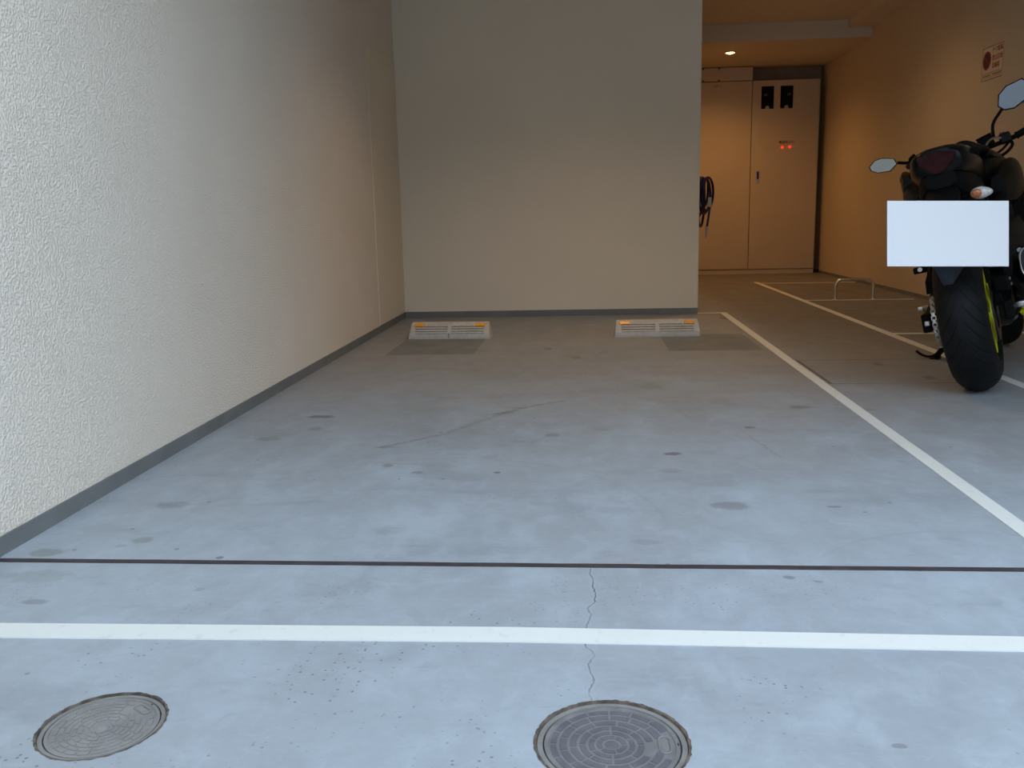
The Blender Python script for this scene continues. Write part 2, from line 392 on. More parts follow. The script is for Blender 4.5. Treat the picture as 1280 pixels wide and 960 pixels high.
# ground with real openings' depth ignored: lids sit flush in it
MH = [(.036, 1.184, .1085), (-.737, 1.198, .0905)]
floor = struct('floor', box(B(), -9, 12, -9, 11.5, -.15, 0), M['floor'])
bm = B()
for cx_, cy_, r_ in MH:
    prism(bm, [(cx_+(r_*1.010)*math.cos(2*PI*k/96), cy_+(r_*1.010)*math.sin(2*PI*k/96)) for k in range(96)], -.02, .05)
cut = obj('cut', bm, M['floor'])
md = floor.modifiers.new('holes', 'BOOLEAN'); md.object = cut; md.operation = 'DIFFERENCE'; md.solver = 'EXACT'
me_ = bpy.data.meshes.new_from_object(floor.evaluated_get(bpy.context.evaluated_depsgraph_get()))
floor.modifiers.clear(); floor.data = me_; bpy.data.objects.remove(cut)
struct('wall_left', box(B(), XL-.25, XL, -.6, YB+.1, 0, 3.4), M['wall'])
struct('wall_opposite', box(B(), -14, 16, -9.5, -9, 0, 5.0), M['opposite'])
struct('wall_front', box(B(), -9, 12, YFRONT, YFRONT+.25, ZC, 9), M['wall'])
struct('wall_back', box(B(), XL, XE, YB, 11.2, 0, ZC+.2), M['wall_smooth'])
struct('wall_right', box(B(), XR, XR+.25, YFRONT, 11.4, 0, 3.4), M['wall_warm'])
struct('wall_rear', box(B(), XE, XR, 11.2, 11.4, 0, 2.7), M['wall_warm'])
bm = B(); box(bm, XL, XR, YFRONT+.25, YBEAM, ZC, ZC+.25)
struct('ceiling', bm, M['ceil'])
struct('ceiling_low', box(B(), XE, XR, YBEAM, 11.2, ZLOW, ZLOW+.3), M['ceil'])
struct('trim_1', box(B(), 2.557, XR, YFRONT, YBEAM, ZS, ZC), M['ceil'])
# skirting bands
struct('baseboard_left', box(B(), XL, XL+.006, -.6, YB, 0, .044), M['base'])
struct('baseboard_back', box(B(), XL+.006, XE, YB-.006, YB, 0, .045), M['base'])
struct('baseboard_right', box(B(), XR-.006, XR, YFRONT, 11.2, 0, .03), M['base'])
# flush access panel at the far end of the left wall
bm = B(); box(bm, XL, XL+.004, 5.873, YB-.006, .046, 1.868, .0015)
struct('trim_2', bm, M['wall_smooth'])
# corner strip and end bead of the back wall
bm = B(); box(bm, XL, XL+.062, YB-.004, YB, .047, ZC, .001); struct('trim_3', bm, M['wall_smooth'])
bm = B(); box(bm, XE-.012, XE+.002, YB-.003, YB+.02, .047, ZC, .001); struct('trim_4', bm, M['wall_smooth'])

# ------------------------------------------------------------------ painted lines and joint
def line(poly, label, z=.0022, name='parking_line', cat='painted line', mat='line', grp=None):
    return tag(obj(name, prism(B(), poly, 0, z), M[mat]), label, cat, grp)
line([(XL+.006, 1.478), (-1.085, 1.472), (-.132, 1.485), (.743, 1.478), (3.2, 1.462), (3.2, 1.518), (.768, 1.532), (-.136, 1.542), (-1.124, 1.530), (XL+.006, 1.530)],
     'wide white painted line running across the foreground, in front of the dark joint')
line([(.995, 1.532), (1.042, 1.532), (1.064, 6.79), (.848, 6.79), (.848, 6.765), (1.017, 6.765)],
     'long white painted line edging the right side of the empty car bay')
line([(1.81, 1.532), (1.862, 1.532), (1.858, 4.6), (1.832, 9.645), (1.785, 9.645), (1.806, 4.6)],
     'long white painted line passing under the motorcycle towards the metal cabinet')
line([(1.832, 9.455), (XR-.01, 9.44), (XR-.01, 9.475), (1.832, 9.49)], 'thin white cross line farthest back, just before the metal cabinet')
line([(1.845, 7.61), (2.70, 7.58), (2.70, 7.605), (1.845, 7.635)], 'thin white cross line at the foot of the low metal hoop')
line([(1.855, 5.49), (2.70, 5.46), (2.70, 5.50), (1.855, 5.53)], 'thin white cross line behind the rear tyre of the motorcycle')
bm = B()
N = 60
top = []; bot = []
for i in range(N+1):
    x = XL+.006+(3.2-XL)*i/N
    y = 1.848-.008*(x+1.33)/2.2
    top.append((x, y+.0095+.0015*noise.noise((x*9, 0, 0)))); bot.append((x, y-.0095+.0015*noise.noise((x*9, 4, 0))))
prism(bm, bot+top[::-1], 0, .0018)
tag(obj('floor_joint', bm, M['joint']), 'dark sealed joint crossing the floor behind the wide white line', 'floor joint')

# ------------------------------------------------------------------ manhole covers
def manhole(x, y, r, rz, label, mats, rows, worn):
    root = tag(empty('manhole_cover', (x, y, 0), rz), label, 'manhole cover', 'round manhole covers at the bottom of the picture')
    bm = B(); n = 120; inn = []; out = []
    for k in range(n):
        a = 2*PI*k/n
        ro = r*1.045+.003*noise.noise((math.cos(a)*14, math.sin(a)*14, x))
        inn.append((r*.99*math.cos(a), r*.99*math.sin(a))); out.append((ro*math.cos(a), ro*math.sin(a)))
    DZ = -.0075
    vi = [bm.verts.new((*p, -.012)) for p in inn]; vo = [bm.verts.new((p[0], p[1], .0005)) for p in out]; vt = [bm.verts.new((p[0]*1.018, p[1]*1.018, .0007)) for p in inn]
    for k in range(n):
        j = (k+1) % n
        bm.faces.new((vi[k], vi[j], vt[j], vt[k])); bm.faces.new((vt[k], vt[j], vo[j], vo[k]))
    obj('mortar_edge', bm, M['chip'], root)
    bm = lathe_z(B(), [(r*.995, 0), (r*.995, .0045), (r*.925, .0045), (r*.92, .001), (r*.92, 0)], 96)
    obj('frame_ring', bm, M[mats[2]], root, True).location.z = DZ
    bm = lathe_z(B(), [(0, .0025), (r*.84, .0025), (r*.845, .0042), (r*.90, .0042), (r*.905, .0005)], 96)
    h = .0008 if not worn else .001
    for (r0, r1, cnt, off) in rows:
        for k in range(cnt):
            a0 = 2*PI*(k+off)/cnt+.018/r1; a1 = 2*PI*(k+1+off)/cnt-.018/r1
            am = (a0+a1)/2
            if r1 > .55 and abs((am+PI) % (2*PI)-PI) < .42: continue      # room for the lifting slot
            seg = 6; a_ = []
            for q in range(seg+1):
                a = a0+(a1-a0)*q/seg; a_.append((r*r1*math.cos(a), r*r1*math.sin(a)))
            for q in range(seg, -1, -1):
                a = a0+(a1-a0)*q/seg; a_.append((r*r0*math.cos(a), r*r0*math.sin(a)))
            prism(bm, a_, .0025, .0025+h, 1)
    lid = obj('lid', bm, [M[mats[0]], M[mats[1]]], root); lid.location.z = DZ
    # lifting slot with raised rim
    bm = B(); path = []
    for k in range(40):
        a = 2*PI*k/40; cx, cy = math.cos(a), math.sin(a)
        path.append((r*.70+r*.075*cx, math.copysign(r*.115, cy)+r*.075*cy, .0036))
    path.append(path[0]); tube(bm, path, .0012, 6, False)
    obj('slot_rim', bm, M[mats[2]], lid)
    bm = B(); prism(bm, [(r*.70+r*.05*math.cos(2*PI*k/24), math.copysign(r*.11, math.sin(2*PI*k/24+.01))+r*.05*math.sin(2*PI*k/24)) for k in range(24)], .0024, .0029)
    obj('lifting_slot', bm, M[mats[0]], lid)
    bm = lathe_z(B(), [(0, .0042), (r*.075, .004), (r*.1, .0025)], 24)
    obj('centre_boss', bm, M[mats[1]], lid, True)
    bm = B(); box(bm, r*.868, r*.885, r*-.03, r*.03, .004, .0046); obj('key_hole', bm, M['dark_gap'], lid)
    return root
rowsR = [(.74, .82, 16, 0), (.60, .70, 14, .5), (.47, .56, 10, .2), (.35, .43, 8, 0), (.24, .31, 6, .5), (.13, .20, 5, 0)]
rowsL = [(.72, .80, 22, 0), (.62, .69, 18, .5), (.52, .59, 15, .2), (.42, .49, 13, 0), (.32, .39, 10, .5), (.22, .29, 8, 0), (.14, .19, 6, .3)]
manhole(.036, 1.184, .1085, .02, 'round brown-grey manhole cover with brick pattern rings, the nearest and largest one', ('iron', 'iron_tile', 'iron_light'), rowsR, False)
manhole(-.737, 1.198, .0905, .95, 'smaller pale grey round manhole cover at the lower left, worn ring pattern', ('iron_light', 'iron_light', 'iron_light'), rowsL, True)

# ------------------------------------------------------------------ wheel stops
def wheel_stop(x, y, rz, L, label, split):
    root = tag(empty('wheel_stop', (x, y, 0), rz), label, 'wheel stop', 'concrete grey wheel stops before the back wall')
    H, D0, D1 = .098, .15, .075
    # front face leans back; ends taper
    def pt(u, v, push=0):          # u along -1..1, v 0 bottom .. 1 top of the front face
        return Vector((u*(L/2)*(1-.045*v), D0*(v*.42)-push*.9, H*v-(-push*.35)))
    bm = B()
    f = [(-1, 0), (1, 0), (1, .12), (1, 1), (-1, 1), (-1, .12)]
    vb = []
    prof = [(0, 0), (-.0, .012), (.004, .03), (.055, .088), (.066, .098), (.105, .098), (.118, .088), (.15, .0)]
    rings = []
    for (u, s) in ((-1, .0), (-1, 1), (1, 1), (1, 0)): pass
    xs = [-1, -.985, -.9, .9, .985, 1]
    for u in xs:
        k = 1 if abs(u) < .99 else .93
        ring = []
        for (yy, zz) in prof:
            tz = zz/H
            ring.append(bm.verts.new((u*(L/2)*(1-.05*tz), .075+(yy-.075)*k, zz*(1 if abs(u) < .99 else .97))))
        rings.append(ring)
    for a, b in zip(rings, rings[1:]):
        for j in range(len(prof)): bm.faces.new((a[j], a[(j+1) % len(prof)], b[(j+1) % len(prof)], b[j]))
    bm.faces.new(rings[0][::-1]); bm.faces.new(rings[-1])
    body = obj('body', bm, M['stop'], root)
    # ribs on the sloping front, two groups with a plain band between
    import math as _m
    sl = Vector((0, .051, .058)).normalized(); nr = Vector((0, -.058, .051)).normalized(); base = Vector((0, .004, .03))
    for g, (u0, u1) in enumerate(((-.86, -.05), (.05, .86))):
        bm = B()
        for k in range(4):
            s0 = .004+k*.0175; s1 = s0+.010
            x0, x1 = u0*L/2*.97, u1*L/2*.97
            if k == 3:
                if g == 0: x0 = -.60*L/2
                else: x1 = .60*L/2
            c = [base+sl*s0, base+sl*s0+nr*.005, base+sl*s1+nr*.005, base+sl*s1]
            a = [bm.verts.new((x0, q.y, q.z)) for q in c]; b = [bm.verts.new((x1, q.y, q.z)) for q in c]
            bm.faces.new(a); bm.faces.new(b[::-1])
            for j in range(4): bm.faces.new((a[j], a[(j+1) % 4], b[(j+1) % 4], b[j]))
        obj('rib_group', bm, M['stop'], root)
        bm = B()
        for k in range(3):
            s0 = .0148+k*.0175; s1 = s0+.006
            x0, x1 = u0*L/2*.97, u1*L/2*.97
            plate_poly(bm, [(x0, *(base+sl*s0+nr*.0006)[1:]), (x1, *(base+sl*s0+nr*.0006)[1:]), (x1, *(base+sl*s1+nr*.0006)[1:]), (x0, *(base+sl*s1+nr*.0006)[1:])], .0008)
        obj('groove', bm, M['stop_groove'], root)
    for s in (-1, 1):
        bm = B(); cx = s*L/2*.745; q = base+sl*.066
        e = Matrix.Translation((cx, q.y, q.z)) @ Matrix.Rotation(math.atan2(.058, .051), 4, 'X')
        box(bm, -.032, .032, -.010, .012, -.002, .008, .003, 0, e)
        tag(obj('reflector', bm, M['orange'], root), 'orange reflector')
    if split:
        bm = B(); box(bm, -.003, .0, -.0015, .004, .004, .034); obj('split', bm, M['dark_gap'], root)
    return root
wheel_stop(-.838, 5.515, math.radians(-2), .521, 'left grey wheel stop with orange reflectors, nearer the left wall', True)
wheel_stop(.452, 5.50, math.radians(1.0), .525, 'right grey wheel stop with orange reflectors, nearer the white line', False)

# ------------------------------------------------------------------ metal cabinet at the far end
cab = tag(empty('metal_cabinet', (1.95, 10.9, 0)), 'tall beige two-door metal cabinet at the far end of the passage', 'cabinet')
bm = B(); box(bm, -.77, .76, .035, .29, 0, 2.2, .003); obj('body', bm, M['cab'], cab)
bm = B(); box(bm, -.77, .76, .01, .04, 0, .056, .002); obj('plinth', bm, M['cab'], cab)
bm = B(); box(bm, -.765, -.0035, 0, .034, .062, 2.198, .003); dl = obj('door', bm, M['cab'], cab)
bm = B()
WX = [(.103, .246), (.318, .461)]; Z0, Z1 = 1.885, 2.135
# right door built round its two windows
for (x0, x1, z0, z1) in [(.0035, .103, .062, 2.198), (.246, .318, .062, 2.198), (.461, .757, .062, 2.198), (.103, .246, .062, Z0), (.103, .246, Z1, 2.198), (.318, .461, .062, Z0), (.318, .461, Z1, 2.198)]:
    box(bm, x0, x1, 0, .034, z0, z1)
bmesh.ops.remove_doubles(bm, verts=bm.verts, dist=1e-5)
dr = obj('door', bm, M['cab'], cab)
for i, (x0, x1) in enumerate(WX):
    bm = B(); box(bm, x0-.004, x1+.004, .012, .02, Z0-.004, Z1+.004); wn = obj('meter_window', bm, M['glass_black'], cab)
    xc = (x0+x1)/2
    bm = B(); box(bm, xc-.052, xc+.052, .004, .0118, Z0+.035, Z1-.03, .003); tag(obj('meter', bm, M['meter'], wn), 'black meter behind the window')
    dx = -.022 if i == 0 else .028
    bm = B(); box(bm, xc+dx-.02, xc+dx+.02, .002, .0042, Z0+.142, Z0+.168); obj('meter_display', bm, M['meter_face'], wn)
    bm = B(); bm2 = lathe_y(bm, [(0, .0), (.02, .001), (.024, .006), (.024, .0118)], 20, xc, Z0+.012); 
    obj('meter_dial', bm, M['tag'], wn, True)
# recessed handle, indicator lamps
bm = B(); box(bm, .066, .106, -.003, .001, 1.05, 1.20, .002); hd = obj('handle', bm, M['steel'], dr)
bm = B(); box(bm, .076, .098, -.005, -.0025, 1.10, 1.185, .001); obj('lever', bm, M['dark_steel'], hd)
for x, z in ((.357, 1.452), (.441, 1.455)):
    bm = lathe_y(B(), [(0, -.02), (.009, -.018), (.014, -.011), (.016, -.004), (.016, .0)], 20, x, z)
    tag(obj('indicator_lamp', bm, M['led'], cab, True), 'lit red indicator lamp')
FR = lambda x, y, z: Matrix.Translation((x, y, z)) @ Matrix.Rotation(PI/2, 4, 'X')
text_mesh('lettering', '電源表示灯', .036, M['text_brown'], dr, FR(.402, -.0015, 1.507))
text_mesh('lettering', 'LP-1', .034, M['text_dark'], dl, FR(-.39, -.0015, 2.155), sx=1.5)
# screwed cover over the left door
cv = tag(empty('duct_cover', (1.59, 10.9, 2.203)), 'beige screwed cover panel closing the gap above the left cabinet door', 'cover panel')
bm = B(); box(bm, -.41, .362, 0, .30, .002, .152, .006); obj('panel', bm, M['cab'], cv)
for x in (-.25, -.16, .02, -.39): pass
for x in (-.20, -.02):
    for z in (.012, .142):
        bm = lathe_y(B(), [(0, -.006), (.010, -.005), (.012, 0)], 12, x, z); obj('screw', bm, M['text_dark'], cv, True)
bm = B(); box(bm, 1.96, 2.76, 11.08, 11.1, 2.203, 2.358, .003)
tag(obj('infill_panel', bm, M['filler']), 'dull olive infill panel set back above the right cabinet door', 'infill panel')

# ------------------------------------------------------------------ downlights
def downlight(x, y, z, watt, label, col=WARM, beam=150):
    r = tag(empty('downlight', (x, y, z)), label, 'downlight', 'recessed ceiling downlights')
    bm = lathe_z(B(), [(.045, 0), (.062, -.002), (.066, -.006), (.05, -.010), (.044, -.004), (.044, 0)], 32)
    obj('trim_ring', bm, M['lamp_trim'], r, True)
    bm = lathe_z(B(), [(0, -.020), (.02, -.018), (.036, -.010), (.042, -.003), (.042, 0)], 28)
    tag(obj('bulb', bm, M['lamp'], r, True), 'glowing warm bulb')
    ld = bpy.data.lights.new('downlight_glow', 'SPOT'); ld.energy = watt; ld.color = col; ld.spot_size = math.radians(beam); ld.spot_blend = 1; ld.shadow_soft_size = .04
    lo = bpy.data.objects.new('downlight_glow', ld); COL.objects.link(lo); lo.parent = r; lo.location = (0, 0, -.03)
    return r
downlight(1.54, 9.92, ZLOW, DOWNLIGHT_W, 'glowing warm round downlight in the low ceiling above the cabinet', (1.0, .50, .17))
downlight(1.60, 7.3, ZC, OTHER_W, 'warm round downlight in the passage ceiling, above the picture')

downlight(.2, 4.9, ZC, BAY_W, 'unseen warm downlight added in the ceiling over the empty car bay, above the picture', (1.0, .60, .24), 128)

# ------------------------------------------------------------------ hose on its hook
hs = tag(empty('coiled_hose', (XE, 6.98, .98)), 'coil of dark navy hose hanging on the end of the back wall', 'hose')
def loop(cx, cz, rx, rz, ph, yoff):
    P = []
    for k in range(14):
        a = 2*PI*k/14
        P.append((cx+rx*math.cos(a), yoff+.16*math.cos(a+.3)*.7, cz+rz*math.sin(a)))
    return smooth_path(P, 4, True)
for (cx, cz, rx, rz, y) in [(.090, -.105, .058, .120, .0), (.075, -.12, .055, .13, .03), (.045, -.165, .036, .18, -.02), (.085, -.09, .030, .10, .05), (.030, -.13, .052, .15, .06)]:
    q = loop(cx, cz, rx, rz, 0, y); bm = tube(B(), q+[q[0], q[1]], .0090, 8, False); obj('hose_loop', bm, M['hose'], hs, True)
bm = tube(B(), smooth_path([(.10, -.02, -.02), (.115, 0, -.12), (.105, 0, -.25), (.09, 0, -.36)]), .0085, 8); obj('hose_tail', bm, M['hose'], hs, True)
bm = tube(B(), [(.09, 0, -.345), (.089, 0, -.375), (.088, 0, -.38), (.086, 0, -.43)], [.011, .011, .008, .008], 10); tag(obj('nozzle', bm, M['tag'], hs, True), 'pale hose nozzle')
bm = tube(B(), [(0, 0, .0), (.07, 0, .0), (.085, 0, .018)], .007, 10); obj('hook', bm, M['steel'], hs, True)
bm = B(); box(bm, .0, .012, -.02, .02, -.16, -.12, .003); tag(obj('wall_clip', bm, M['tag'], hs), 'pale wall clip')
bm = B(); box(bm, .095, .122, -.012, .0, -.20, -.13, .003); tag(obj('tap_fitting', bm, M['tag'], hs), 'pale tap fitting')

# ------------------------------------------------------------------ low metal hoop
rk = tag(empty('metal_hoop', (2.24, 7.65, 0)), 'low bent stainless steel hoop standing on the floor near the right wall', 'parking hoop')
P = [(-.152, 0, 0), (-.152, 0, .11)]+[(-.152+.05*(1-math.cos(a)), 0, .115+.05*math.sin(a)) for a in [i*PI/12 for i in range(7)]]
P += [(-p[0], 0, p[2]) for p in P[::-1]]
obj('hoop', tube(B(), P, .0125, 14), M['rack'], rk, True)
for s in (-1, 1): obj('foot_collar', lathe_z(B(), [(.012, .006), (.02, .006), (.022, 0)], 20, s*.152, 0), M['rack'], rk, True)

# ------------------------------------------------------------------ sign on the right wall
SG = tag(empty('wall_sign', (XR, 6.64, 1.70)), 'small rectangular no-parking notice with a red and blue disc on the right wall', 'sign')
# local frame: sign plane u = towards the camera (-Y), v = up, normal -X
SM = Matrix(((0, 0, -1, 0), (-1, 0, 0, 0), (0, 1, 0, 0), (0, 0, 0, 1)))
def sobj(name, bm, mat, lab=None):
    o = obj(name, bm, mat, SG, False, SM)
    if lab: o['label'] = lab
    return o
sobj('sign_board', box(B(), -.16, .16, -.11, .11, 0, .003, .001), M['sign'])
bm = B()
for (a, b, c, d) in [(-.16, .16, .105, .11), (-.16, .16, -.11, -.105), (-.16, -.155, -.11, .11), (.155, .16, -.11, .11), (-.15, .15, -.066, -.063), (-.15, .15, -.094, -.091), (-.01, -.007, -.09, -.066)]:
    box(bm, a, b, c, d, .003, .0036)
sobj('outline', bm, M['sign_line'])
def ring2(r0, r1, cx, cy, z0, z1, n=40):
    bm = B(); P0 = []; P1 = []
    for k in range(n):
        a = 2*PI*k/n; c, s = math.cos(a), math.sin(a)
        P0.append([bm.verts.new((cx+r0*c, cy+r0*s, z)) for z in (z0, z1)]); P1.append([bm.verts.new((cx+r1*c, cy+r1*s, z)) for z in (z0, z1)])
    for k in range(n):
        j = (k+1) % n
        bm.faces.new((P0[k][1], P0[j][1], P1[j][1], P1[k][1])); bm.faces.new((P1[k][0], P1[k][1], P1[j][1], P1[j][0])); bm.faces.new((P0[k][0], P0[j][0], P0[j][1], P0[k][1]))
    return bm
CX, CY, RR = -.088, .022, .062
bm = B(); prism(bm, [(CX+RR*.78*math.cos(2*PI*k/40), CY+RR*.78*math.sin(2*PI*k/40)) for k in range(40)], .003, .0037)
sobj('prohibition_disc', bm, M['sign_blue'])
bm = ring2(RR*.74, RR, CX, CY, .003, .0041); e = Matrix.Translation((CX, CY, 0)) @ Matrix.Rotation(math.radians(-45), 4, 'Z'); box(bm, -RR*.8, RR*.8, -.007, .007, .003, .0042, 0, 0, e)
sobj('prohibition_ring', bm, M['sign_red'])
SX = lambda u, v: SM @ Matrix.Translation((u, v, .0036))
text_mesh('lettering', 'バイク', .038, M['text_dark'], SG, SX(.035, .078), .0004, .8)
text_mesh('lettering', '駐輪', .042, M['text_red'], SG, SX(.112, .078), .0004, .8)
text_mesh('lettering', '禁止区域', .040, M['text_red'], SG, SX(.07, .025), .0004, .95)
text_mesh('lettering', '駐輪場', .040, M['text_red'], SG, SX(.055, -.025), .0004, .9)
bm = B()
for u0, n_ in ((-.14, 7), (.01, 8)):
    bm = B()
    for u in range(n_): box(bm, u0+u*.017, u0+.012+u*.017, -.085, -.073, .003, .0036)
    sobj('small_print', bm, M['sign_line'])
for y, z in ((0, .118),):
    bm = lathe_z(B(), [(0, .006), (.005, .005), (.006, .003)], 14, -.02, .104); sobj('screw', bm, M['steel'])

#BIKE#
# ------------------------------------------------------------------ motorcycle
def tyre_mat(name, n):
    t = NT(name); X, Y, Z = t.xyz()
    ang = t.math('ARCTAN2', Z, X); ay = t.math('ABSOLUTE', Y)
    q = t.math('ADD', t.math('MULTIPLY', ang, n/(2*PI)), t.math('MULTIPLY', t.math('POWER', ay, .8), -16))
    fr = t.math('FRACT', t.math('ADD', q, 40.0))
    g = t.math('ABSOLUTE', t.math('SUBTRACT', fr, .5))
    m1 = t.ramp(g, .03, .075, 1, 0)
    m1 = t.math('MULTIPLY', m1, t.math('MULTIPLY', t.math('GREATER_THAN', ay, .012), t.math('LESS_THAN', ay, .078)))
    c = t.mix(m1, (.0055, .0057, .0064, 1), (.002, .002, .002, 1))
    d = t.ramp(t.noise(25, 3), .4, .7)
    c = t.mix(t.math('MULTIPLY', d, .35), c, (.012, .012, .012, 1))
    t.l(c, t.b.inputs['Base Color']); t.b.inputs['Roughness'].default_value = .62; t.b.inputs['Specular IOR Level'].default_value = .2
    t.bump(t.math('MULTIPLY', m1, -1), .9, .004)
    return t.m
M['tyre_rear'] = tyre_mat('rear_tyre_rubber', 30)
M['tyre_front'] = tyre_mat('front_tyre_rubber', 34)

HEAD, LEAN = math.radians(26.8), math.radians(13)
fw = Vector((math.sin(HEAD), math.cos(HEAD), 0)); lf = Vector((-math.cos(HEAD), math.sin(HEAD), 0)); up = Vector((0, 0, 1))
Lv = lf*math.cos(LEAN)-up*math.sin(LEAN); Uv = up*math.cos(LEAN)+lf*math.sin(LEAN)
bike = bpy.data.objects.new('motorcycle', None); COL.objects.link(bike)
bm4 = Matrix.Identity(4)
for i in range(3): bm4[i][0] = fw[i]; bm4[i][1] = Lv[i]; bm4[i][2] = Uv[i]
bm4.translation = (1.63, 3.75, .003); bike.matrix_world = bm4
tag(bike, 'black motorcycle with fluorescent yellow wheels leaning on its side stand, seen from behind', 'motorcycle')
T4 = Matrix.Translation
STEER = math.radians(22)
ax = Vector((-math.sin(math.radians(24)), 0, math.cos(math.radians(24))))
S4 = T4((1.08, 0, .9)) @ Matrix.Rotation(STEER, 4, ax) @ T4((-1.08, 0, -.9))

def tyre_profile(R, Wd, n=14):
    # crown arc then sidewalls to the bead
    P = []
    for k in range(n+1):
        a = -PI*.56+PI*1.12*k/n
        P.append((R-Wd/2+Wd/2*math.cos(a)*1.0, Wd/2*math.sin(a)))
    rb = R-Wd*.62
    P = [(rb, -Wd*.34)]+P+[(rb, Wd*.34)]
    return P
def wheel(R, Wd, name, mw, tm):
    hub_r, rim_r = .045, R-Wd*.60
    bm = B()
    lathe_y(bm, [(rim_r+.012, -Wd*.37), (rim_r+.012, -Wd*.33), (rim_r-.012, -Wd*.28), (rim_r-.018, 0), (rim_r-.012, Wd*.28), (rim_r+.012, Wd*.33), (rim_r+.012, Wd*.37), (rim_r-.004, Wd*.37), (rim_r-.03, Wd*.2), (rim_r-.034, 0), (rim_r-.03, -Wd*.2), (rim_r-.004, -Wd*.37)], 64, closed=True)
    lathe_y(bm, [(.0, -Wd*.49), (hub_r, -Wd*.49), (hub_r+.008, 0), (hub_r, Wd*.49), (.0, Wd*.49)], 28)
    for k in range(5):
        for s in (-1, 1):
            a = 2*PI*k/5+.3; a2 = a+s*.20
            p0 = Vector((hub_r*math.cos(a), 0, hub_r*math.sin(a))); p1 = Vector(((rim_r-.015)*math.cos(a2), 0, (rim_r-.015)*math.sin(a2)))
            d = (p1-p0).normalized(); s_ = Vector((-d.z, 0, d.x))
            ws = [(p0, .016, Wd*.47), (p1, .013, Wd*.42)]
            r0 = []; r1 = []
            for (p, hw, hy), L_ in zip(ws, (r0, r1)):
                for (u, v) in ((-1, -1), (1, -1), (1, 1), (-1, 1)): L_.append(bm.verts.new(p+s_*hw*u+Vector((0, hy*v, 0))))
            bm.faces.new(r0[::-1]); bm.faces.new(r1)
            for j in range(4): bm.faces.new((r0[j], r0[(j+1) % 4], r1[(j+1) % 4], r1[j]))
    rim = obj(name, bm, M['yellow'], bike, True, mw)
    tag(rim, 'fluorescent yellow spoked rim')
    obj('tyre', lathe_y(B(), tyre_profile(R, Wd), 96), tm, rim, True)
    return rim
def disc(bm, r0, r1, y, th, n=48, holes=0):
    lathe_y(bm, [(r0, y-th/2), (r1, y-th/2), (r1, y+th/2), (r0, y+th/2)], n, closed=True)
    return bm
rw = wheel(.315, .18, 'rear_wheel', T4((0, 0, .315)), M['tyre_rear'])
obj('brake_disc', disc(B(), .075, .122, -.098, .005), M['dark_steel'], rw, True)
# sprocket with teeth and chain
bm = B(); pts = []
NTH = 43
for k in range(NTH*2):
    a = 2*PI*k/(NTH*2); r_ = .108 if k % 2 else .114
    pts.append((r_*math.cos(a), r_*math.sin(a)))
a_ = [bm.verts.new((x, .117, z)) for x, z in pts]; b_ = [bm.verts.new((x, .123, z)) for x, z in pts]
i_ = [bm.verts.new((x*.5, .117, z*.5)) for x, z in pts]; j_ = [bm.verts.new((x*.5, .123, z*.5)) for x, z in pts]
n = len(pts)
for k in range(n):
    q = (k+1) % n
    bm.faces.new((a_[k], a_[q], b_[q], b_[k])); bm.faces.new((b_[k], b_[q], j_[q], j_[k])); bm.faces.new((a_[k], a_[q], i_[q], i_[k]))
obj('sprocket', bm, M['steel'], rw)
def chain(parent):
    bm = B(); path = []
    N1 = 30
    for k in range(N1+1):
        a = PI/2+PI*k/N1; path.append(Vector((.112*math.cos(a), .115, .315+.112*math.sin(a))))
    top = [Vector((.62-.62*k/30, .115, .40+(.427-.40)*k/30)) for k in range(30)]
    bot = [Vector((.62*k/30, .115, .203+(.33-.203)*k/30)) for k in range(1, 31)]
    full = top+path+bot
    # resample at pitch
    out = [full[0]]; acc = 0; last = full[0]
    for p in full[1:]:
        while (p-last).length >= .0135:
            last = last+(p-last).normalized()*.0135; out.append(last)
    for i in range(len(out)-1):
        a, b = out[i], out[i+1]; d = (b-a); ang = math.atan2(d.z, d.x); mw = T4((a+b)/2) @ Matrix.Rotation(-ang, 4, 'Y')
        if i % 2: box(bm, -.0085, .0085, -.009, -.0065, -.006, .006, 0, 0, mw); box(bm, -.0085, .0085, .0065, .009, -.006, .006, 0, 0, mw)
        else: box(bm, -.0085, .0085, -.0055, .0055, -.0045, .0045, 0, 0, mw)
    return obj('chain', bm, M['steel'], parent)
chain(bike)
# swingarm, axle adjusters, chain guard
sw = B()
for s in (-1, 1):
    P = [(.62, s*.10, .40), (.40, s*.125, .385), (.2, s*.145, .35), (-.02, s*.148, .318)]
    for (p, q) in zip(P, P[1:]):
        p, q = Vector(p), Vector(q)
        h0, h1 = .034, .028
        c0 = [p+Vector((0, s*.012*a, h0*b)) for a, b in ((-1, -1), (1, -1), (1, 1), (-1, 1))]; c1 = [q+Vector((0, s*.012*a, h1*b)) for a, b in ((-1, -1), (1, -1), (1, 1), (-1, 1))]
        v0 = [sw.verts.new(c) for c in c0]; v1 = [sw.verts.new(c) for c in c1]
        sw.faces.new(v0); sw.faces.new(v1)
        for j in range(4): sw.faces.new((v0[j], v0[(j+1) % 4], v1[(j+1) % 4], v1[j]))
tube(sw, [(.45, -.11, .39), (.45, .11, .39)], .03, 12)
sa = obj('swingarm', sw, M['black_matt'], bike)
for s in (-1, 1):
    bm = B(); box(bm, -.075, .03, s*.150-.014, s*.150+.018, .275, .352, .006); bl = obj('axle_block', bm, M['black_matt'], bike)
    bm = lathe_y(B(), [(0, s*.172), (.010, s*.172), (.012, s*.166), (.012, s*.145)], 6, 0, .315); obj('axle_nut', bm, M['dark_steel'], bl)
bm = B(); box(bm, -.10, -.075, .135, .155, .305, .325, .003); obj('adjuster_bolt', bm, M['steel'], bl)
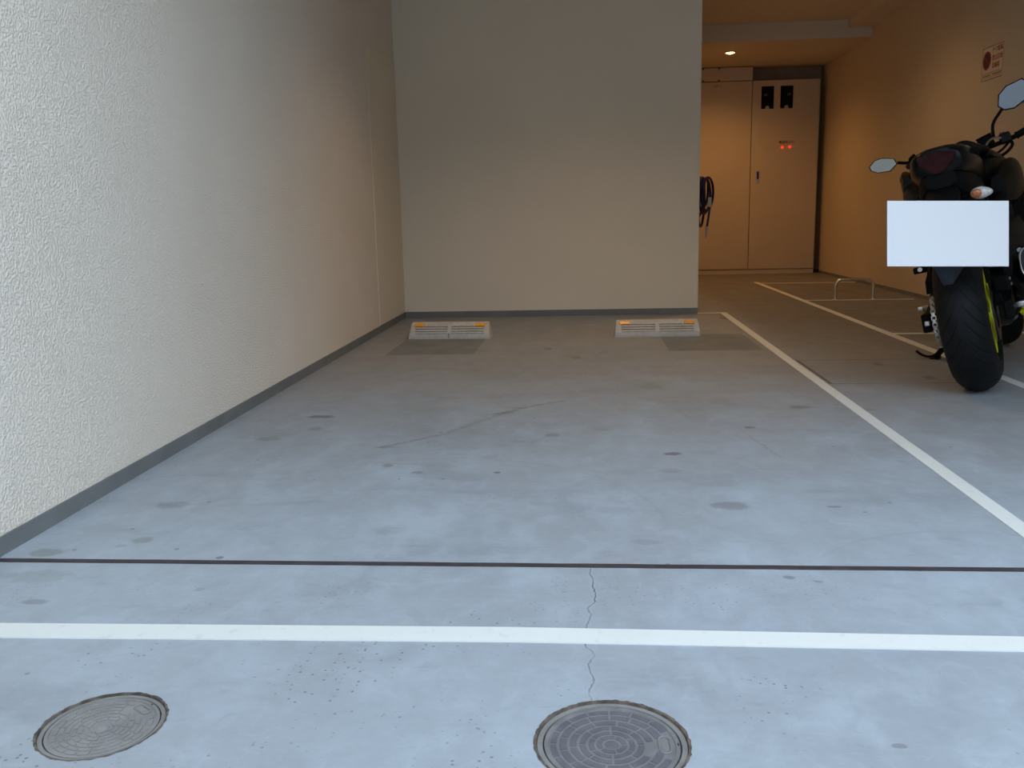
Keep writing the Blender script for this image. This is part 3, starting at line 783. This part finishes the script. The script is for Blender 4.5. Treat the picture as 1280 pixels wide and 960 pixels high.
bm = B(); plate_poly(bm, [(.5, .118, .50), (.1, .118, .515), (-.03, .118, .48), (-.05, .118, .43), (.0, .118, .455), (.12, .118, .465), (.5, .118, .45)], .03); obj('chain_guard', bm, M['black_matt'], bike)
# rear brake caliper with hose
bm = B(); box(bm, -.02, .07, -.165, -.105, .385, .45, .01); box(bm, .0, .05, -.13, -.10, .33, .40, .006); cl = obj('brake_caliper', bm, M['black_matt'], bike)
bm = tube(B(), smooth_path([(.05, -.145, .44), (.12, -.15, .50), (.25, -.14, .47), (.4, -.13, .46)]), .005, 8); obj('brake_hose', bm, M['black'], cl, True)
for x, z in ((-.005, .43), (.055, .405)):
    obj('bolt', lathe_y(B(), [(0, -.170), (.007, -.170), (.007, -.16)], 6, x, z), M['steel'], cl)
# tail unit, lens, undertail, plate carrier
bm = loft(B(), [(-.275, -.018, .925, .045, .030, 2.6), (-.255, -.018, .928, .090, .056, 2.8), (-.12, -.016, .925, .118, .066, 2.7), (.1, -.01, .915, .128, .072, 2.6), (.3, 0, .90, .13, .072, 2.6), (.5, 0, .87, .12, .05, 2.6)], 28)
tail = obj('tail_cowl', bm, M['black'], bike, True)
bm = loft(B(), [(-.08, -.014, .972, .06, .012, 2.3), (-.02, -.014, .978, .10, .022, 2.4), (.2, -.006, .975, .12, .030, 2.4), (.36, 0, .955, .12, .028, 2.4), (.42, 0, .90, .13, .03, 2.4), (.6, 0, .86, .10, .03, 2.4)], 24)
obj('seat', bm, M['seat'], bike, True)
bm = B(); plate_poly(bm, [(-.282, .052, .958), (-.282, .045, .925), (-.28, .0, .885), (-.28, -.028, .885), (-.282, -.078, .925), (-.282, -.085, .952), (-.275, -.018, .968)], .02)
bmesh.ops.bevel(bm, geom=list(bm.edges), offset=.004, segments=2, affect='EDGES')
obj('tail_light', bm, M['red_lens'], bike, True)
for s, yy in ((1, .085), (-1, -.12)):
    bm = tube(B(), smooth_path([(.30, yy*.95, .93), (.1, yy*1.35, .955), (-.12, yy*1.2, .95), (-.2, yy*.8, .94)]), .011, 10); obj('grab_rail', bm, M['black_matt'], bike, True)
bm = loft(B(), [(-.27, -.015, .86, .055, .030, 3), (-.2, -.015, .84, .085, .055, 3), (.0, -.01, .82, .11, .075, 3), (.3, 0, .80, .12, .09, 3), (.55, 0, .76, .11, .10, 3)], 20)
obj('undertail', bm, M['black_matt'], bike, True)
bm = loft(B(), [(-.36, -.012, .60, .05, .012, 3), (-.37, -.012, .66, .055, .02, 3), (-.34, -.012, .74, .06, .03, 3), (-.25, -.012, .80, .06, .035, 3), (-.1, -.012, .80, .05, .03, 3)], 16)
pc = obj('plate_carrier', bm, M['black_matt'], bike, True)
bm = B(); plate_poly(bm, [(-.40, .055, .64), (-.385, .048, .545), (-.355, .030, .472), (-.355, -.002, .470), (-.385, -.055, .530), (-.40, -.07, .64)], .006)
tag(obj('mudflap', bm, M['grey_plastic'], bike), 'slate grey mudflap')
# added white panel facing the camera, masking where the number plate hangs
inv = bike.matrix_world.inverted()
d_pl = 3.25
ctr = Vector((0, 0, .75))+FW*d_pl+RT*((1185-640)/1121.44*d_pl)+DN*((292-480)/1121.44*d_pl)
pm = Matrix.Identity(4)
for i in range(3): pm[i][0] = RT[i]; pm[i][1] = FW[i]; pm[i][2] = -DN[i]
pm.translation = ctr
k = d_pl/1121.44
bm = B(); box(bm, -76*k, 76*k, -.001, .003, -41*k, 41*k, .0009)
tag(obj('masking_panel', bm, M['white_panel'], bike, False, inv @ pm), 'large blank white panel added over the number plate')
# indicators
for s, tip in ((-1, Vector((-.20, -.136, .781))), (1, Vector((-.20, .155, .775)))):
    bm = tube(B(), [(-.17, s*.03, .80), tip-Vector((0, s*.04, .0))], [.014, .010], 10); st_ = obj('indicator_stalk', bm, M['black'], bike, True)
    bm = B(); bmesh.ops.create_uvsphere(bm, u_segments=24, v_segments=14, radius=1)
    for v in bm.verts:
        c = v.co.copy(); v.co = Vector((c.x*.024, c.y*.037*(1 if c.y*s < 0 else 1.1), c.z*(.024-.006*max(0, c.y*s))))+tip
    bmesh.ops.rotate(bm, cent=tip, matrix=Matrix.Rotation(s*-.10, 3, 'X'), verts=bm.verts)
    tag(obj('indicator', bm, M['clear_lens'], st_, True), 'clear indicator lens')
    bm = B(); bmesh.ops.create_uvsphere(bm, u_segments=16, v_segments=10, radius=1)
    for v in bm.verts: c = v.co.copy(); v.co = Vector((c.x*.006-.022, c.y*.019-s*.014, c.z*.017))+tip
    tag(obj('bulb', bm, M['amber'], st_, True), 'amber bulb')
# tank, shrouds, knee covers
bm = loft(B(), [(.44, 0, .885, .085, .05, 2.4), (.52, 0, .90, .15, .075, 2.4), (.66, 0, .895, .195, .095, 2.5), (.82, 0, .90, .200, .095, 2.5), (.95, 0, .91, .15, .08, 2.5), (1.02, 0, .90, .09, .05, 2.4)], 28)
tank = obj('fuel_tank', bm, M['paint'], bike, True)
for s in (-1, 1):
    o_ = .012 if s > 0 else 0
    bm = loft(B(), [(.50, s*.16, .80, .03, .06, 2.6), (.62, s*(.185+o_), .825, .045, .095, 2.6), (.78, s*(.205+o_), .83, .045, .105, 2.8), (.95, s*.20, .81, .04, .10, 2.8), (1.08, s*.17, .80, .025, .06, 2.6)], 18)
    sh = obj('tank_shroud', bm, M['paint'], bike, True)
    bm = loft(B(), [(.68, s*.20, .70, .02, .07, 2.6), (.78, s*.225, .705, .035, .10, 2.6), (.92, s*.22, .70, .035, .11, 2.6), (1.02, s*.19, .70, .02, .08, 2.6)], 18)
    obj('radiator_scoop', bm, M['black_matt'], bike, True)
    bm = tube(B(), smooth_path([(.64, s*.165, .945), (.72, s*.178, .94), (.82, s*.19, .925)]), .006, 8); tag(obj('trim_stripe', bm, M['yellow'], tank, True), 'yellow trim stripe')
# frame and engine
bm = B()
for s in (-1, 1):
    tube(bm, smooth_path([(1.06, s*.04, .86), (.85, s*.13, .74), (.62, s*.14, .58), (.55, s*.12, .40)]), .024, 10)
    tube(bm, [(.66, s*.12, .66), (.3, s*.11, .76), (-.1, s*.08, .82)], .014, 8)
obj('frame', bm, M['black_matt'], bike, True)
bm = B(); box(bm, .52, .88, -.15, .14, .22, .46, .03); box(bm, .70, .92, -.13, .12, .40, .66, .02)
lathe_y(bm, [(0, -.185), (.075, -.185), (.095, -.165), (.10, -.14)], 24, .66, .33); lathe_y(bm, [(0, .165), (.06, .165), (.08, .15), (.085, .13)], 24, .60, .33)
for k in range(5): box(bm, .69, .94, -.14, .13, .47+k*.03, .476+k*.03)
obj('engine', bm, M['engine'], bike)
bm = loft(B(), [(.34, -.15, .52, .02, .10, 3), (.45, -.175, .50, .03, .15, 3), (.65, -.19, .48, .04, .19, 3), (.85, -.18, .50, .04, .19, 3), (.95, -.15, .52, .02, .14, 3)], 18); obj('side_cover', bm, M['engine'], bike, True)
bm = loft(B(), [(.15, -.10, .66, .03, .06, 3), (.3, -.125, .64, .04, .10, 3), (.5, -.15, .66, .045, .13, 3), (.75, -.15, .68, .04, .12, 3)], 18); obj('side_panel', bm, M['black_matt'], bike, True)
bm = B(); box(bm, .96, .99, -.15, .15, .42, .68, .006); obj('radiator', bm, M['black_matt'], bike)
bm = loft(B(), [(.5, 0, .62, .09, .10, 3), (.62, 0, .66, .10, .12, 3), (.8, 0, .72, .10, .1, 3)], 14); obj('airbox', bm, M['black_matt'], bike, True)
bm = B(); tube(bm, [(.50, -.02, .42), (.36, -.02, .66)], .022, 12)
for k in range(7):
    a = Vector((.50, -.02, .42)).lerp(Vector((.36, -.02, .66)), .15+k*.11); lathe = [(a+Vector((.03*math.cos(q), .04*math.sin(q)*1.0, .012*math.cos(q)))) for q in [i*2*PI/16 for i in range(17)]]
    tube(bm, lathe, .006, 6, False)
obj('rear_shock', bm, M['dark_steel'], bike, True)
# exhaust: muffler on the right, pipe forward
bm = loft(B(), [(.11, -.245, .475, .038, .060, 2.8), (.13, -.245, .475, .042, .064, 2.8), (.35, -.235, .445, .045, .066, 2.8), (.48, -.21, .40, .036, .045, 2.4), (.56, -.18, .34, .022, .022, 2), (.66, -.14, .24, .02, .02, 2)], 26)
ex = obj('exhaust_muffler', bm, M['dark_steel'], bike, True)
bm = B(); P = []
for k in range(36):
    a = 2*PI*k/36; c_, s_ = math.cos(a), math.sin(a)
    P.append((.106, -.245+.038*math.copysign(abs(c_)**.72, c_), .475+.060*math.copysign(abs(s_)**.72, s_)))
P += [P[0], P[1]]
tube(bm, P, .0042, 8, False); tag(obj('end_cap_rim', bm, M['steel'], ex, True), 'bright steel rim')
bm = tube(B(), [(.108, -.245, .475), (.104, -.245, .475)], [.016, .016], 16); obj('outlet', bm, M['dark_gap'], ex, True)
bm = B()
for yy in (-.06, .0, .06): tube(bm, smooth_path([(.92, yy, .56), (1.02, yy, .48), (.98, yy, .28), (.85, yy*.6-.03, .18), (.64, -.12, .22)]), .019, 10)
obj('exhaust_pipes', bm, M['dark_steel'], bike, True)
# pegs and brackets
for s, c in ((1, Vector((.42, .20, .52))), (-1, Vector((.42, -.20, .52)))):
    bm = B(); tube(bm, [(.42, s*.13, .54), tuple(c)], .012, 8); box(bm, c.x-.02, c.x+.02, c.y-.03, c.y+.03, c.z-.018, c.z+.012, .006); pg = obj('passenger_peg', bm, M['black_matt'], bike, True)
    bm = tube(B(), smooth_path([(.60, s*.13, .42), (.50, s*.14, .50), (.40, s*.13, .56), (.28, s*.12, .68), (.25, s*.11, .76)]), .013, 8); obj('peg_hanger', bm, M['black_matt'], bike, True)
    bm = tube(B(), [(c.x-.021, c.y, c.z), (c.x-.026, c.y, c.z)], .010, 12); obj('peg_end', bm, M['steel'], pg, True)
bm = B(); tube(bm, [(.66, .14, .325), (.75, .275, .318)], .010, 8); box(bm, .73, .77, .262, .288, .308, .328, .003); tube(bm, [(.75, .268, .315), (.75, .25, .272)], .004, 6); tag(obj('rider_peg', bm, M['steel'], bike, True), 'bright metal footpeg')
bm = B(); tube(bm, [(.62, -.12, .33), (.50, -.16, .285)], .012, 8); box(bm, .46, .53, -.18, -.14, .268, .296, .006); tag(obj('rider_peg', bm, M['steel'], bike, True), 'bright metal footpeg')
bm = B(); tube(bm, smooth_path([(.62, -.15, .33), (.55, -.165, .25), (.48, -.17, .235), (.44, -.165, .25)]), .008, 8); tag(obj('brake_pedal', bm, M['yellow'], bike, True), 'yellow brake pedal tip')
bm = B(); plate_poly(bm, [(.20, .145, .50), (.34, .145, .55), (.45, .14, .40), (.36, .145, .33), (.22, .145, .40)], .012); obj('hanger_plate', bm, M['black_matt'], bike)
# side stand
bm = B(); tube(bm, smooth_path([(.56, .12, .26), (.66, .18, .14), (.79, .255, .066)]), [.014]*13, 8)
tube(bm, smooth_path([(.72, .21, .098), (.75, .27, .075), (.79, .315, .085), (.80, .34, .108)]), .0065, 8)
box(bm, .76, .83, .235, .285, .052, .064, .004)
obj('side_stand', bm, M['black_matt'], bike, True)
# front end, turned to the left
frt = wheel(.30, .12, 'front_wheel', S4 @ T4((1.40, 0, .30)), M['tyre_front'])
for s in (-1, 1):
    obj('brake_disc', disc(B(), .095, .15, s*.068, .005), M['dark_steel'], frt, True)
    a = Vector((1.40, s*.10, .30)); b = Vector((1.085, s*.10, .985))
    bm = tube(B(), [S4 @ a, S4 @ a.lerp(b, .45), S4 @ a.lerp(b, .46), S4 @ b], [.030, .028, .023, .023], 14); fk = obj('fork_leg', bm, M['dark_steel'], bike, True)
    bm = B(); box(bm, 1.30, 1.36, s*.085-.02, s*.085+.02, .36, .46, .008); bmesh.ops.transform(bm, matrix=S4, verts=bm.verts); obj('front_caliper', bm, M['black'], bike)
bm = B(); box(bm, 1.02, 1.12, -.13, .13, .955, .985, .008); box(bm, 1.09, 1.17, -.12, .12, .80, .83, .008); bmesh.ops.transform(bm, matrix=S4, verts=bm.verts); obj('triple_clamp', bm, M['black_matt'], bike)
bm = lathe_y(B(), [(.335, -.06), (.345, -.045), (.35, 0), (.345, .045), (.335, .06), (.330, .045), (.335, 0), (.330, -.045)], 30, 1.40, .30, True, 0, PI*.28, PI*.86); bmesh.ops.transform(bm, matrix=S4, verts=bm.verts); obj('front_mudguard', bm, M['paint'], bike, True)
bm = loft(B(), [(1.12, 0, .84, .07, .06, 2.4), (1.18, 0, .85, .11, .10, 2.6), (1.28, 0, .84, .10, .10, 2.4), (1.34, 0, .82, .06, .06, 2.2)], 22); bmesh.ops.transform(bm, matrix=S4, verts=bm.verts); hl = obj('headlight', bm, M['black'], bike, True)
bm = B(); box(bm, 1.08, 1.11, -.07, .07, 0, .075, .01, 0, T4((0, 0, .99))); bmesh.ops.transform(bm, matrix=S4, verts=bm.verts); obj('instrument_panel', bm, M['black_matt'], bike)
# handlebar in bike coordinates as it stands turned
HB = [(.80, .235, .965), (.86, .185, .985), (.97, .10, 1.0), (1.02, .02, 1.01), (1.045, -.06, 1.015), (1.085, -.15, 1.03), (1.10, -.215, 1.042), (1.10, -.29, 1.062), (1.10, -.40, 1.10)]
bm = tube(B(), smooth_path(HB, 6), .012, 10); hb = obj('handlebar', bm, M['black_matt'], bike, True)
def grip(a, b):
    a, b = Vector(a), Vector(b); d = b-a; P = []; rs = []
    for k in range(25): P.append(a+d*k/24); rs.append(.0175 if k % 2 else .0165)
    rs[0] = rs[-1] = .021
    return obj('grip', tube(B(), P, rs, 14), M['seat'], bike, True)
grip((.795, .240, .962), (.875, .165, .988)); grip((1.10, -.240, 1.048), (1.10, -.40, 1.10))
bm = tube(B(), smooth_path([(.80, .246, .955), (.79, .256, .955)], 2), [.023, .020, .02], 14); obj('bar_end', bm, M['black'], bike, True)
# switch housings, reservoir, levers
bm = B(); box(bm, -.03, .03, -.026, .026, -.022, .03, .008, 0, T4((1.10, -.195, 1.046)) @ Matrix.Rotation(-.15, 4, 'X')); obj('switch_housing', bm, M['black'], bike)
bm = B(); box(bm, -.012, .012, -.012, .012, 0, .012, .003, 0, T4((1.095, -.185, 1.070))); tag(obj('kill_switch', bm, M['sign_red'], bike), 'red kill switch')
bm = B(); box(bm, -.02, .02, -.02, .02, -.02, .025, .008, 0, T4((.89, .15, 1.0))); obj('switch_housing', bm, M['black'], bike)
bm = B(); box(bm, -.035, .035, -.038, .03, -.028, .026, .006, 0, T4((1.10, -.106, 1.052)) @ Matrix.Rotation(-.25, 4, 'X')); rs_ = obj('brake_reservoir', bm, M['black_matt'], bike)
bm = B(); box(bm, -.037, .037, -.040, .032, .026, .033, .003, 0, T4((1.10, -.106, 1.052)) @ Matrix.Rotation(-.25, 4, 'X')); obj('reservoir_lid', bm, M['black'], rs_)
bm = tube(B(), smooth_path([(1.10, -.14, .970), (1.10, -.178, .976), (1.10, -.212, 1.0), (1.10, -.219, 1.022), (1.10, -.198, 1.046)], 5), .0075, 8); obj('brake_lever', bm, M['black_matt'], bike, True)
bm = tube(B(), smooth_path([(.90, .14, 1.01), (.87, .19, 1.03), (.83, .21, 1.045), (.80, .185, 1.06)], 5), [.008]*16, 8); obj('clutch_lever', bm, M['black_matt'], bike, True)
bm = tube(B(), smooth_path([(1.0, -.095, 1.0), (1.03, -.12, 1.045), (1.06, -.15, 1.062), (1.08, -.19, 1.05)], 5), .0055, 8); tag(obj('cable', bm, M['steel'], bike, True), 'bright metal cable')
bm = tube(B(), smooth_path([(1.02, -.06, .96), (1.06, -.16, .99), (1.10, -.21, 1.03)], 5), .006, 8); obj('cable', bm, M['black'], bike, True)
bm = loft(B(), [(.28, -.048, 1.018, .010, .005, 2), (.34, -.07, 1.020, .018, .010, 2), (.44, -.10, .990, .03, .022, 2.2), (.60, -.12, .955, .05, .03, 2.2), (.8, -.14, .95, .04, .03, 2)], 14); obj('tank_fin', bm, M['black'], bike, True)
# left hand guard block seen beside the tail
bm = loft(B(), [(.62, .215, .90, .022, .05, 2.4), (.72, .232, .92, .025, .07, 2.4), (.84, .225, .92, .02, .06, 2.4)], 14); obj('side_scoop', bm, M['paint'], bike, True)
# mirrors
def mirror(c, hw, hh, tiltr, stem, name='mirror'):
    """six-sided glass facing the camera side of the bike; c in bike coordinates"""
    ring = [(-1, -.05), (-.62, .75), (-.05, 1), (.80, .72), (1, -.05), (.50, -.95), (-.40, -1), (-.86, -.62)]
    e = T4(c) @ Matrix.Rotation(tiltr, 4, 'X')
    def P(u, v, x): return e @ Vector((x, -u*hw, v*hh))
    bm = B(); n = len(ring)
    f0 = [bm.verts.new(P(u, v, -.002)) for u, v in ring]; f1 = [bm.verts.new(P(u, v, .014)) for u, v in ring]; f2 = [bm.verts.new(P(u*.6, v*.6, .032)) for u, v in ring]; fi = [bm.verts.new(P(u*.93, v*.90, -.002)) for u, v in ring]; fj = [bm.verts.new(P(u*.93, v*.90, .003)) for u, v in ring]
    for k in range(n):
        q = (k+1) % n
        bm.faces.new((f0[k], f0[q], f1[q], f1[k])); bm.faces.new((f1[k], f1[q], f2[q], f2[k])); bm.faces.new((f0[k], f0[q], fi[q], fi[k])); bm.faces.new((fi[k], fi[q], fj[q], fj[k]))
    bm.faces.new(f2); bm.faces.new(fj)
    mh = obj('mirror', bm, M['black'], bike)
    bm = B(); plate_poly(bm, [P(u*.93, v*.90, .0) for u, v in ring], .002); tag(obj('mirror_glass', bm, M['mirror'], mh), 'grey reflecting glass')
    bm = tube(B(), smooth_path(stem, 4), .0075, 10); obj('mirror_stem', bm, M['black_matt'], mh, True)
    return mh
mirror((.78, .328, 1.050), .066, .036, math.radians(8), [(.80, .262, 1.045), (.82, .23, 1.035), (.85, .17, 1.028), (.88, .155, 1.01)])
mirror((1.10, -.262, 1.245), .085, .058, math.radians(-24), [(1.12, -.215, 1.205), (1.11, -.190, 1.18), (1.10, -.152, 1.13), (1.10, -.145, 1.06)])
